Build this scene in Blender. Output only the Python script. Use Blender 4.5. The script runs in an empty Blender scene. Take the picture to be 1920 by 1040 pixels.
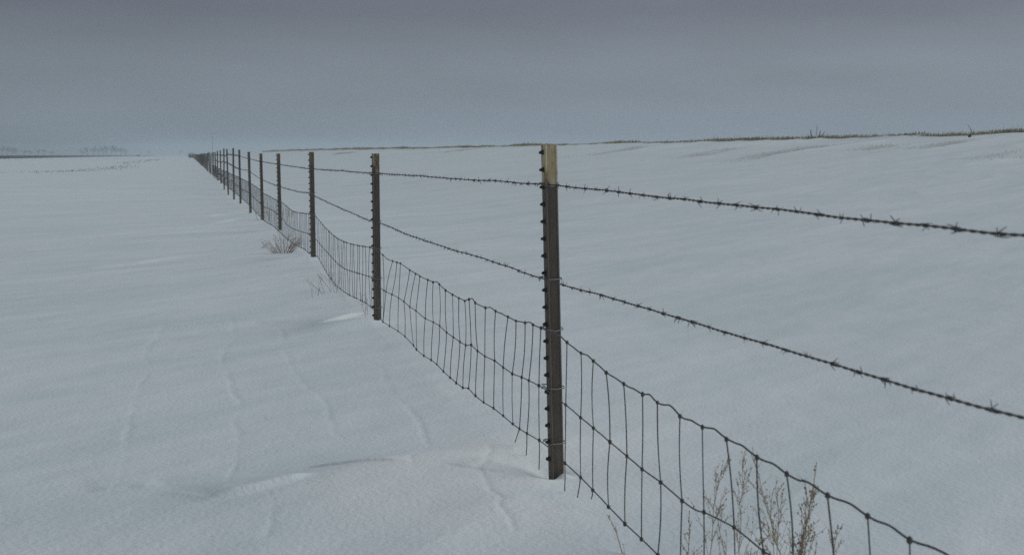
import bpy, math, random
import numpy as np
from mathutils import Vector, Matrix

S = bpy.context.scene
COL = S.collection
R = math.radians

# ------------------------------------------------------------------ camera
EYE = 1.05
cam_data = bpy.data.cameras.new("camera")
cam_data.lens = 49.69
cam_data.sensor_width = 36.0
cam_data.clip_start = 0.05
cam_data.clip_end = 9000.0
cam_data.dof.use_dof = True
cam_data.dof.focus_distance = 7.0
cam_data.dof.aperture_fstop = 10.0
cam = bpy.data.objects.new("camera", cam_data)
cam.location = (0, 0, EYE)
cam.rotation_euler = (R(90 - 4.939), 0, 0)
COL.objects.link(cam)
S.camera = cam

# ------------------------------------------------------------------ light
SUN_DIR = Vector((0.82, 0.26, 0.62)).normalized()        # towards the veiled sun: ahead and to the right
elev = math.asin(SUN_DIR.z)
azim = math.atan2(SUN_DIR.x, SUN_DIR.y)

world = bpy.data.worlds.new("World")
S.world = world
world.use_nodes = True
wn, wl = world.node_tree.nodes, world.node_tree.links
wn.clear()
w_out = wn.new("ShaderNodeOutputWorld")
w_bg = wn.new("ShaderNodeBackground")
w_bg.inputs["Strength"].default_value = 0.1
sky = wn.new("ShaderNodeTexSky")
sky.sky_type = "NISHITA"
sky.sun_disc = False
sky.sun_elevation = elev
sky.sun_rotation = azim
sky.dust_density = 4.0
tc = wn.new("ShaderNodeTexCoord")
sep = wn.new("ShaderNodeSeparateXYZ")
wl.new(tc.outputs["Generated"], sep.inputs[0])
ramp = wn.new("ShaderNodeValToRGB")                       # an overcast deck: its value by height above the horizon
cr = ramp.color_ramp
cr.interpolation = "EASE"
SKY_STOPS = [(0.0, (0.180, 0.218, 0.262)), (0.030, (0.203, 0.238, 0.279)), (0.055, (0.201, 0.233, 0.273)),
             (0.112, (0.141, 0.155, 0.194)), (0.25, (0.142, 0.156, 0.191)), (1.0, (0.170, 0.184, 0.214))]
while len(cr.elements) < len(SKY_STOPS):
    cr.elements.new(0.5)
for e, (p, c) in zip(cr.elements, SKY_STOPS):
    e.position = p
    e.color = (*c, 1)
wl.new(sep.outputs["Z"], ramp.inputs[0])
cl = wn.new("ShaderNodeTexNoise")                          # faint unevenness of the cloud
cl.inputs["Scale"].default_value = 5.0
cl.inputs["Detail"].default_value = 3.0
cmap = wn.new("ShaderNodeMapping")
cmap.inputs["Scale"].default_value = (1.0, 1.0, 6.0)
wl.new(tc.outputs["Generated"], cmap.inputs[0])
wl.new(cmap.outputs[0], cl.inputs["Vector"])
clm = wn.new("ShaderNodeMapRange")
clm.inputs[1].default_value = 0.3
clm.inputs[2].default_value = 0.7
clm.inputs[3].default_value = 9.3
clm.inputs[4].default_value = 10.7
wl.new(cl.outputs["Fac"], clm.inputs[0])
mul = wn.new("ShaderNodeVectorMath")
mul.operation = "SCALE"
wl.new(ramp.outputs[0], mul.inputs[0])
wl.new(clm.outputs[0], mul.inputs["Scale"])
dot = wn.new("ShaderNodeVectorMath")                       # the deck is brighter on the side of the veiled sun
dot.operation = "DOT_PRODUCT"
dot.inputs[1].default_value = Vector((0.83, 0.56, 0.0))
wl.new(tc.outputs["Generated"], dot.inputs[0])
side = wn.new("ShaderNodeMath")
side.operation = "MULTIPLY_ADD"
side.inputs[1].default_value = 0.32
side.inputs[2].default_value = 0.81
wl.new(dot.outputs["Value"], side.inputs[0])
mul2 = wn.new("ShaderNodeVectorMath")
mul2.operation = "SCALE"
wl.new(mul.outputs[0], mul2.inputs[0])
wl.new(side.outputs[0], mul2.inputs["Scale"])
mix = wn.new("ShaderNodeMix")
mix.data_type = "RGBA"
mix.inputs[0].default_value = 0.96
wl.new(sky.outputs[0], mix.inputs[6])
wl.new(mul2.outputs[0], mix.inputs[7])
wl.new(mix.outputs[2], w_bg.inputs["Color"])
wl.new(w_bg.outputs[0], w_out.inputs["Surface"])

sun_data = bpy.data.lights.new("sun", "SUN")
sun_data.energy = 1.48
sun_data.angle = R(70)
sun_data.color = (0.90, 0.99, 1.0)
sun = bpy.data.objects.new("sun", sun_data)
sun.rotation_euler = SUN_DIR.to_track_quat("Z", "Y").to_euler()
sun.location = (8, -8, 20)
COL.objects.link(sun)

S.view_settings.view_transform = "Standard"
S.view_settings.look = "None"
S.view_settings.exposure = 0.0
S.view_settings.gamma = 1.0
S.view_settings.use_curve_mapping = False
S.cycles.use_denoising = False
S.cycles.max_bounces = 4
S.cycles.volume_bounces = 1

# ------------------------------------------------------------------ helpers
def tag(o, label=None, cat=None, group=None, kind=None):
    if label: o["label"] = label
    if cat: o["category"] = cat
    if group: o["group"] = group
    if kind: o["kind"] = kind
    return o

def link(name, data, parent=None, loc=None):
    o = bpy.data.objects.new(name, data)
    COL.objects.link(o)
    if parent: o.parent = parent
    if loc is not None: o.location = loc
    return o

class MB:
    """collects vertices and faces for one mesh object"""
    def __init__(s): s.v, s.f = [], []
    def quad_box(s, x0, x1, y0, y1, z0, z1):
        n = len(s.v)
        s.v += [(x0,y0,z0),(x1,y0,z0),(x1,y1,z0),(x0,y1,z0),(x0,y0,z1),(x1,y0,z1),(x1,y1,z1),(x0,y1,z1)]
        s.f += [(n,n+3,n+2,n+1),(n+4,n+5,n+6,n+7),(n,n+1,n+5,n+4),(n+1,n+2,n+6,n+5),(n+2,n+3,n+7,n+6),(n+3,n,n+4,n+7)]
    def tube(s, pts, r, sides=5, caps=True):
        pts = [Vector(p) for p in pts]
        rs = r if isinstance(r, (list, tuple)) else [r] * len(pts)
        n0 = len(s.v)
        up = Vector((0.13, 0.21, 0.97))
        for i, p in enumerate(pts):
            t = (pts[min(i+1, len(pts)-1)] - pts[max(i-1, 0)])
            t = t.normalized() if t.length > 1e-9 else Vector((0, 0, 1))
            a = t.cross(up)
            if a.length < 0.15: a = t.cross(Vector((1, 0, 0)))
            a.normalize()
            b = a.cross(t)
            for k in range(sides):
                w = 2 * math.pi * k / sides
                s.v.append(tuple(p + (a * math.cos(w) + b * math.sin(w)) * rs[i]))
        for i in range(len(pts) - 1):
            for k in range(sides):
                k2 = (k + 1) % sides
                a, b = n0 + i * sides, n0 + (i + 1) * sides
                s.f.append((a + k, a + k2, b + k2, b + k))
        if caps:
            s.f.append(tuple(n0 + k for k in reversed(range(sides))))
            e = n0 + (len(pts) - 1) * sides
            s.f.append(tuple(e + k for k in range(sides)))
    def ball(s, c, rx, ry, rz, jit=0.0, rng=None):
        n = len(s.v)
        P = [(0,0,1)] + [(math.cos(q)*math.sqrt(.75),math.sin(q)*math.sqrt(.75),.5) for q in [k*math.pi/3 for k in range(6)]] \
            + [(math.cos(q)*math.sqrt(.75),math.sin(q)*math.sqrt(.75),-.5) for q in [(k+.5)*math.pi/3 for k in range(6)]] + [(0,0,-1)]
        for p in P:
            j = 1 + (rng.uniform(-jit, jit) if rng else 0)
            s.v.append((c[0]+p[0]*rx*j, c[1]+p[1]*ry*j, c[2]+p[2]*rz*j))
        for k in range(6):
            k2 = (k+1) % 6
            s.f += [(n, n+1+k, n+1+k2), (n+1+k, n+7+k, n+1+k2), (n+1+k2, n+7+k, n+7+k2), (n+13, n+7+k2, n+7+k)]
    def mesh(s, name, mat, smooth=False):
        m = bpy.data.meshes.new(name)
        m.from_pydata(s.v, [], s.f)
        m.materials.append(mat)
        if smooth: m.polygons.foreach_set("use_smooth", [True] * len(m.polygons))
        m.update()
        return m
    def build(s, name, mat, parent=None, loc=None, smooth=False):
        return link(name, s.mesh(name, mat, smooth), parent, loc)

# ------------------------------------------------------------------ materials
def material(name, stops, scale, rough=0.8, metal=0.0, bump=0.0, bump_scale=None, detail=6.0, stretch=(1, 1, 1), coords="Object"):
    m = bpy.data.materials.new(name)
    m.use_nodes = True
    n, l = m.node_tree.nodes, m.node_tree.links
    p = n["Principled BSDF"]
    p.inputs["Roughness"].default_value = rough
    p.inputs["Metallic"].default_value = metal
    t = n.new("ShaderNodeTexCoord")
    mp = n.new("ShaderNodeMapping")
    mp.inputs["Scale"].default_value = stretch
    l.new(t.outputs[coords], mp.inputs[0])
    z = n.new("ShaderNodeTexNoise")
    z.inputs["Scale"].default_value = scale
    z.inputs["Detail"].default_value = detail
    z.inputs["Roughness"].default_value = 0.65
    l.new(mp.outputs[0], z.inputs["Vector"])
    r = n.new("ShaderNodeValToRGB")
    while len(r.color_ramp.elements) < len(stops): r.color_ramp.elements.new(0.5)
    for e, (q, c) in zip(r.color_ramp.elements, stops):
        e.position = q
        e.color = (*c, 1)
    l.new(z.outputs["Fac"], r.inputs[0])
    l.new(r.outputs[0], p.inputs["Base Color"])
    if bump:
        z2 = n.new("ShaderNodeTexNoise")
        z2.inputs["Scale"].default_value = bump_scale or scale * 3
        z2.inputs["Detail"].default_value = 4
        l.new(mp.outputs[0], z2.inputs["Vector"])
        b = n.new("ShaderNodeBump")
        b.inputs["Strength"].default_value = bump
        b.inputs["Distance"].default_value = 0.003
        l.new(z2.outputs["Fac"], b.inputs["Height"])
        l.new(b.outputs[0], p.inputs["Normal"])
    return m

M_POST = material("post_steel", [(.28, (.105, .089, .074)), (.50, (.150, .125, .103)), (.74, (.20, .158, .125))], 14, .85, 0, .5, 160, stretch=(1, 1, .35))
M_TIP = material("worn_cream_paint", [(.36, (.11, .052, .028)), (.43, (.27, .17, .095)), (.48, (.50, .41, .25)), (.62, (.66, .57, .39))], 26, .75, 0, .6, 140, stretch=(1, 1, .28))
M_TIP_MID = material("flaking_paint", [(.40, (.070, .042, .026)), (.49, (.16, .115, .075)), (.55, (.33, .28, .19)), (.70, (.48, .43, .32))], 26, .75, 0, .6, 140, stretch=(1, 1, .28))
M_TIP_BROWN = material("rusted_paint", [(.36, (.10, .066, .043)), (.5, (.20, .15, .10)), (.7, (.35, .29, .20))], 20, .8, 0, .6, 140, stretch=(1, 1, .28))
M_STUD = material("stud_steel", [(.3, (.035, .031, .028)), (.7, (.075, .064, .056))], 60, .8)
M_CLIP = material("clip_wire", [(.3, (.16, .16, .16)), (.7, (.30, .29, .28))], 80, .6, .3)
M_BARB = material("barbed_wire_steel", [(.3, (.075, .070, .068)), (.7, (.17, .152, .140))], 40, .65, .2)
M_WIRE = material("fence_wire_steel", [(.3, (.070, .066, .064)), (.7, (.16, .146, .134))], 25, .65, .2)
M_WEED = material("dry_weed_stem", [(.3, (.38, .30, .22)), (.7, (.60, .50, .38))], 30, .9)
M_SEED = material("dry_seed_head", [(.3, (.36, .275, .195)), (.7, (.56, .45, .33))], 60, .95)
M_TWIG = material("shrub_twig", [(.3, (.26, .17, .15)), (.7, (.46, .32, .27))], 30, .9)
M_DARKWEED = material("dark_weed", [(.3, (.035, .027, .022)), (.7, (.085, .06, .045))], 12, .9)
M_GRASS = material("winter_grass", [(.35, (.25, .195, .11)), (.5, (.40, .32, .185)), (.68, (.56, .46, .29))], .9, .95)
M_STUBBLE = material("stubble", [(.3, (.028, .028, .020)), (.7, (.055, .050, .036))], .06, .95)
M_BARK = material("winter_bark", [(.3, (.035, .031, .028)), (.7, (.07, .062, .055))], .6, .95)
M_POLE = material("weathered_pole_wood", [(.3, (.07, .06, .05)), (.7, (.12, .10, .085))], 3, .9)
M_STONE = material("dark_stone", [(.3, (.03, .028, .026)), (.7, (.07, .065, .06))], 20, .9, 0, .4)

def snow_material():
    m = bpy.data.materials.new("snow")
    m.use_nodes = True
    n, l = m.node_tree.nodes, m.node_tree.links
    p = n["Principled BSDF"]
    p.inputs["Roughness"].default_value = 0.75
    p.inputs["Specular IOR Level"].default_value = 0.10
    geo = n.new("ShaderNodeNewGeometry")
    def noise(scale, detail, stretch=(1, 1, 1), rot=0.0):
        mp = n.new("ShaderNodeMapping")
        mp.vector_type = "TEXTURE"
        mp.inputs["Rotation"].default_value = (0, 0, rot)
        mp.inputs["Scale"].default_value = stretch
        l.new(geo.outputs["Position"], mp.inputs[0])
        z = n.new("ShaderNodeTexNoise")
        z.inputs["Scale"].default_value = scale
        z.inputs["Detail"].default_value = detail
        l.new(mp.outputs[0], z.inputs["Vector"])
        return z
    big = noise(0.9, 5, (3.2, 1, 1), R(55))                 # wind-packed and loose snow differ a little in whiteness
    r = n.new("ShaderNodeValToRGB")
    r.color_ramp.elements[0].position = .37
    r.color_ramp.elements[0].color = (.730, .785, .805, 1)
    r.color_ramp.elements[1].position = .64
    r.color_ramp.elements[1].color = (.850, .880, .885, 1)
    streak = noise(5.0, 6, (4.5, 1, 1), R(55))               # short wind-scoured streaks
    add = n.new("ShaderNodeMix")
    add.data_type = "FLOAT"
    add.inputs[0].default_value = .50
    l.new(big.outputs["Fac"], add.inputs[2])
    l.new(streak.outputs["Fac"], add.inputs[3])
    l.new(add.outputs[0], r.inputs[0])
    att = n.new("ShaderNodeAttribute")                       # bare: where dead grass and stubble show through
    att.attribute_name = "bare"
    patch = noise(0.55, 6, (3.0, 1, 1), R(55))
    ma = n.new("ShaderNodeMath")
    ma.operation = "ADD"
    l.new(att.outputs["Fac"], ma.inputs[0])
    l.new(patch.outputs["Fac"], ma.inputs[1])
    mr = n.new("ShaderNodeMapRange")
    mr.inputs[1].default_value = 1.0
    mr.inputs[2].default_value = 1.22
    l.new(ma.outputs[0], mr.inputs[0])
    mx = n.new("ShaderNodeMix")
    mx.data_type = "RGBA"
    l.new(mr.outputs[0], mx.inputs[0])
    thin = n.new("ShaderNodeAttribute")                      # thin: drift-lip shade painted into the snow colour, mixed with grass tint
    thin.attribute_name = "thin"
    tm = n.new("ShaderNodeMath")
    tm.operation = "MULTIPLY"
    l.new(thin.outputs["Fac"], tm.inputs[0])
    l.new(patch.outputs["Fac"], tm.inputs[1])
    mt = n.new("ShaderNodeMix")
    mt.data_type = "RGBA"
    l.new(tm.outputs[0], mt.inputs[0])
    lit_drift = n.new("ShaderNodeAttribute")                     # sunlit look of the near drifts painted in as whiter snow
    lit_drift.attribute_name = "lit_drift"
    mf = n.new("ShaderNodeMix")
    mf.data_type = "RGBA"
    l.new(lit_drift.outputs["Fac"], mf.inputs[0])
    l.new(r.outputs[0], mf.inputs[6])
    mf.inputs[7].default_value = (.90, .915, .905, 1)
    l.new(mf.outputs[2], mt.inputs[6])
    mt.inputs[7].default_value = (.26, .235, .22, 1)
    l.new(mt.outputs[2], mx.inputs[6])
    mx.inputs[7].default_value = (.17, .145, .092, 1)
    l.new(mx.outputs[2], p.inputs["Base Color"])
    fine = noise(60, 6, (1, 1, 1), R(55))
    mid = noise(6.5, 5, (1.6, 1, 1), R(55))
    b1 = n.new("ShaderNodeBump")
    b1.inputs["Strength"].default_value = .16
    b1.inputs["Distance"].default_value = .05
    l.new(mid.outputs["Fac"], b1.inputs["Height"])
    b2 = n.new("ShaderNodeBump")
    b2.inputs["Strength"].default_value = .30
    b2.inputs["Distance"].default_value = .012
    l.new(fine.outputs["Fac"], b2.inputs["Height"])
    l.new(b1.outputs[0], b2.inputs["Normal"])
    l.new(b2.outputs[0], p.inputs["Normal"])
    return m
M_SNOW = snow_material()

# ------------------------------------------------------------------ the lie of the land
TH = 0.2229341                                              # the fence runs this far left of straight ahead
P0 = np.array([0.10186, 4.47333])                           # where it passes the nearest post
T2 = np.array([-math.sin(TH), math.cos(TH)])                # along the fence, away
N2 = np.array([math.cos(TH), math.sin(TH)])                 # to its right

# nearest posts: along, height of the tip, snow at the foot, lean to the right (foot against tip)
POSTS = [(-.03, 1.082, .024, .027), (4.33, 1.060, .029, .004), (9.05, 1.080, .088, .006), (14.15, 1.071, .075, .010),
         (18.77, 1.076, .019, .012), (23.5, 1.113, -.06, .016), (29.1, 1.175, -.075, .010), (34.0, 1.235, -.127, .0),
         (40.3, 1.240, -.175, .02), (44.95, 1.275, -.125, -.01), (50.4, 1.232, -.035, .01), (56.7, 1.229, -.027, -.01)]
rng = random.Random(11)
s_ = 56.7
while s_ < 640:
    s_ += 4.9 + rng.uniform(-.4, .5)
    POSTS.append((s_, 1.18 + rng.uniform(-.05, .06), -.02, rng.uniform(-.03, .03)))

def ss(t):
    t = np.clip(t, 0, 1)
    return t * t * (3 - 2 * t)

def lattice(ix, iy, seed):
    h = (ix.astype(np.int64) * 374761393 + iy.astype(np.int64) * 668265263 + seed * 1442695041) & 0x7fffffff
    h = ((h ^ (h >> 13)) * 1274126177) & 0x7fffffff
    h = h ^ (h >> 16)
    return (h & 0xffff) / 65535.0

def vnoise(x, y, seed):
    ix, iy = np.floor(x), np.floor(y)
    fx, fy = x - ix, y - iy
    fx, fy = fx * fx * (3 - 2 * fx), fy * fy * (3 - 2 * fy)
    a, b = lattice(ix, iy, seed), lattice(ix + 1, iy, seed)
    c, d = lattice(ix, iy + 1, seed), lattice(ix + 1, iy + 1, seed)
    return (a + (b - a) * fx) * (1 - fy) + (c + (d - c) * fx) * fy - 0.5

def fbm(x, y, seed, oct=3):
    o, a = 0, 1.0
    for k in range(oct):
        o = o + a * vnoise(x * 2 ** k + 17.3 * k, y * 2 ** k - 9.1 * k, seed + k)
        a *= .5
    return o

def crest_height(y):
    return 1.93 + .5 * ss((y - 100) / 350) - 1.9 * ss((y - 600) / 900)

U_CREST = 30.1
def base_height(x, y):
    u = (x - P0[0]) * N2[0] + (y - P0[1]) * N2[1]
    s = (x - P0[0]) * T2[0] + (y - P0[1]) * T2[1]
    ks = [-40, -6] + [p[0] for p in POSTS[:12]] + [90, 200]
    kz = [.0, .0] + [p[2] for p in POSTS[:12]] + [-.02, .0]
    near = np.interp(s, ks, kz) * np.exp(-(u / 6.0) ** 2)
    t = np.clip((u - 1.5) / (U_CREST - 1.5), 0, 1)
    hc = crest_height(y)
    b = hc * t ** 1.25
    over = np.clip(u - U_CREST, 0, None)
    b = b - np.clip(over * .05, 0, .25) - hc * .6 * ss((over - 9) / 20)
    b = np.where(y < -30, b * ss((y + 90) / 60), b)
    return near + b, u, s

WIND = R(55)
CW, SW = math.cos(WIND), math.sin(WIND)

# drift lips: a line on the snow, the height of its little step, how far it runs out behind
LIPS = [
 ([(-.692,4.512),(-.599,4.46),(-.493,4.431),(-.381,4.416),(-.30,4.41)], .013, .22),
 ([(-.229,4.423),(-.152,4.387),(-.101,4.38),(-.025,4.38),(.06,4.42)], .010, .2),
 ([(-2.265,8.277),(-2.101,8.378),(-1.843,8.508),(-1.576,8.642),(-1.23,8.752)], .022, .45),
 ([(-.90,3.97),(-.863,4.008),(-.76,4.08),(-.66,4.17),(-.58,4.27)], .028, .35),
 ([(-1.281,4.196),(-1.18,4.25),(-1.064,4.28)], .012, .2),
 ([(-1.185,8.43),(-1.051,8.923),(-.952,9.285)], .03, .5),
 ([(-3.866,12.151),(-3.4,12.828),(-3.065,14.212)], .02, .6),
 ([(-5.362,24.499),(-5.219,26.607),(-5.003,28.225)], .03, .8),
 ([(-4.483,20.829),(-4.442,23.077),(-4.104,24.717)], .03, .8),
 ([(2.28,71.33),(4.12,73.07),(6.16,78.07),(8.63,84.42)], .11, 2.6),
 ([(6.29,54.8),(8.1,58.2),(10.6,64.27)], .12, 2.2),
 ([(7.2,45.78),(8.96,49.65),(10.67,52.57)], .11, 2.0),
 ([(9.73,51.78),(11.37,54.5),(13.11,57.19)], .11, 2.0),
 ([(11.66,48.49),(13.07,50.43),(14.36,51.66)], .11, 2.0),
 ([(12.29,44.19),(13.77,45.82),(16.49,50.45)], .12, 2.0),
 ([(11.3,33.9),(12.04,34.24),(12.62,34.97),(13.87,35.83),(15.5,37.2)], .16, 1.8),
 ([(-26.97,211.01),(-25,207),(-21.49,204.2)], .3, 8),
 ([(-6.75,123.81),(-5.02,133.46),(-3.18,140.88)], .2, 4),
]
# shallow wandering hollows in the near snow
HOLLOWS = [
 [(-1.886,9.285),(-1.698,8.43),(-1.57,7.942),(-1.528,7.506),(-1.44,6.935),(-1.277,6.444),(-1.088,5.527),(-.98,4.924),(-.907,4.512),(-.851,4.1)],
 [(-2.251,8.981),(-1.982,7.718),(-1.765,6.763),(-1.631,6.153),(-1.48,5.417),(-1.367,4.924),(-1.229,4.296),(-1.122,3.863)],
 [(-1.454,8.697),(-1.096,6.935),(-.868,6.153),(-.718,5.527),(-.624,5.015),(-.604,4.751)],
 [(-.732,7.116),(-.606,6.763),(-.505,6.017),(-.352,5.417),(-.302,4.924),(-.32,4.512),(-.313,4.296)],
 [(-.075,4.924),(-.063,4.669),(-.101,4.366),(-.039,4.1),(0,3.863),(-.014,3.703)],
 [(-.717,4.1),(-.669,3.863),(-.661,3.652)],
]

# sunlit drifts painted paler: a line, how far it spreads towards the camera, how white
LIT_DRIFTS = [
 ([(-.775,3.945),(-.501,4.18),(-.211,4.68),(.08,5.05),(.2,5.2)], .55, 1.0),
 ([(-.229,4.29),(-.097,4.236),(.114,4.402)], .18, 1.0),
 ([(-1.169,8.48),(-1.006,8.97),(-.867,9.33)], .40, .45),
 ([(-.872,4.046),(-.714,4.171),(-.529,4.388)], .12, .30),
 ([(-.353,3.80),(-.081,3.95),(.085,4.09)], .3, .8),
]
def line_distance(x, y, pts):
    """signed distance to a polyline (positive on its left) and the share of its length at the nearest point"""
    best = np.full(x.shape, 1e9)
    sd = np.zeros(x.shape)
    tt = np.zeros(x.shape)
    L = [math.dist(a, b) for a, b in zip(pts, pts[1:])]
    tot, acc = sum(L), 0
    for (a, b), l in zip(zip(pts, pts[1:]), L):
        dx, dy = (b[0] - a[0]) / l, (b[1] - a[1]) / l
        px, py = x - a[0], y - a[1]
        t = np.clip(px * dx + py * dy, 0, l)
        qx, qy = px - t * dx, py - t * dy
        d = np.hypot(qx, qy)
        k = d < best
        best = np.where(k, d, best)
        sd = np.where(k, np.sign(dx * py - dy * px) * d, sd)
        tt = np.where(k, (acc + t) / tot, tt)
        acc += l
    return sd, tt

def height(x, y, detail=True):
    x, y = np.asarray(x, float), np.asarray(y, float)
    z, u, s = base_height(x, y)
    if not detail: return z
    rr = np.hypot(x, y)
    a, c = x * CW + y * SW, -x * SW + y * CW
    z = z + .050 * fbm(a / 7.0, c / 3.0, 25, 2) * np.clip(rr / 14, .45, 1)
    wob = .6 * fbm(a / 2.2, c / 1.4, 50, 2)
    rg = 1 - np.abs(2 * vnoise(a / 2.6, c / .62 + wob, 9))
    amp = .5 + 1.0 * vnoise(a / 5.0 + 3, c / 5.0, 77)
    z = z + .024 * np.clip(amp, 0, 1) * (rg ** 2 - .4) * np.exp(-rr / 90)
    rg2 = 1 - np.abs(2 * vnoise(a / .75 + 9, c / .16 + wob, 21))
    z = z + .003 * np.clip(amp - .2, 0, 1) * (rg2 - .5) * np.exp(-rr / 16)
    z = z + .004 * fbm(a / .20, c / .13, 33, 2) * np.exp(-rr / 9)
    bx, by = x + .35, y - 4.42
    along, across = bx * .77 + by * .64, -bx * .64 + by * .77
    z = z + .055 * np.exp(-(along / .75) ** 2) * np.where(across > 0, np.exp(-(across / .22) ** 2), np.exp(-(across / .55) ** 2))
    far = ss((rr - 40) / 120) * np.where(u < 0, 1, .25)
    z = z + .10 * far * fbm(a / 26.0, c / 9.0, 61, 3) * np.exp(-rr / 700)
    rg3 = 1 - np.abs(2 * vnoise(a / 16.0, c / 2.2 + .5 * wob, 88))
    z = z + .10 * ss((u - 10) / 14) * np.exp(-np.clip(u - 29, 0, None)) * (rg3 ** 2 - .4) * (y > 0)
    for pts, hgt, run in LIPS:
        ax = [p[0] for p in pts]; ay = [p[1] for p in pts]
        m = (x > min(ax) - run * 2) & (x < max(ax) + run * 2) & (y > min(ay) - run * 2) & (y < max(ay) + run * 2)
        if not m.any(): continue
        sd, tt = line_distance(x[m], y[m], pts)
        end = ss(tt / .3) * ss((1 - tt) / .3)
        w = .004 + run * .018                               # a small step up on the far side, fading back into the drift
        z[m] += hgt * .75 * end * ss((sd + w) / (2 * w)) * np.exp(-np.clip(sd, 0, None) / (run * .55))
    for pts in HOLLOWS:
        ax = [p[0] for p in pts]; ay = [p[1] for p in pts]
        m = (x > min(ax) - .3) & (x < max(ax) + .3) & (y > min(ay) - .3) & (y < max(ay) + .3)
        if not m.any(): continue
        xs, ys = x[m], y[m]
        jit = .022 * vnoise(ys / .07, xs / .3, 5) + .06 * vnoise(ys / .45, xs, 6)
        sd, tt = line_distance(xs + jit, ys, pts)
        z[m] -= (.0025 * np.clip(1.6 * vnoise(ys / .4, xs / .4, 8) + .65, .08, 1.2)) * np.exp(-(sd / .0095) ** 2) * ss(tt / .1) * ss((1 - tt) / .1)
    # small drifts that tail away from the feet of the nearest posts
    for (ps, pt, pb, pl), hh in zip(POSTS[:4], (.004, .04, .03, .02)):
        b = P0 + T2 * ps
        da, dc = (x - b[0]) * CW + (y - b[1]) * SW, -(x - b[0]) * SW + (y - b[1]) * CW
        z = z + hh * np.exp(-((da + .28) / .36) ** 2 - (dc / .16) ** 2) - .026 * np.exp(-((da - .02) ** 2 + dc ** 2) / .065 ** 2)
        ua, ub = (x - b[0]) * N2[0] + (y - b[1]) * N2[1], (x - b[0]) * T2[0] + (y - b[1]) * T2[1]
        z = z + .020 * np.exp(-((ua - .050) / .022) ** 2 - ((ub + .030) / .03) ** 2)
    for (cx, cy), dz in FOOT:                                # the snow stands at its measured height at each near post
        z = z + dz * np.exp(-((x - cx) ** 2 + (y - cy) ** 2) / .30 ** 2)
    return z

FOOT = []
_foot = [P0 + T2 * p[0] for p in POSTS[:6]]
_z = height(np.array([p[0] for p in _foot]), np.array([p[1] for p in _foot]))
FOOT = [((p[0], p[1]), q[2] - .008 - zz) for p, q, zz in zip(_foot, POSTS, _z)]

def H(x, y):
    return float(height(np.array([x]), np.array([y]))[0])

def H0(x, y):
    return float(height(np.array([x]), np.array([y]), True)[0])

def edge_x(y):                                               # right-hand edge of the far stubble field
    return np.interp(y, [280, 420, 720, 1300, 1900], [-118, -152.7, -221, -349.6, -460])

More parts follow.
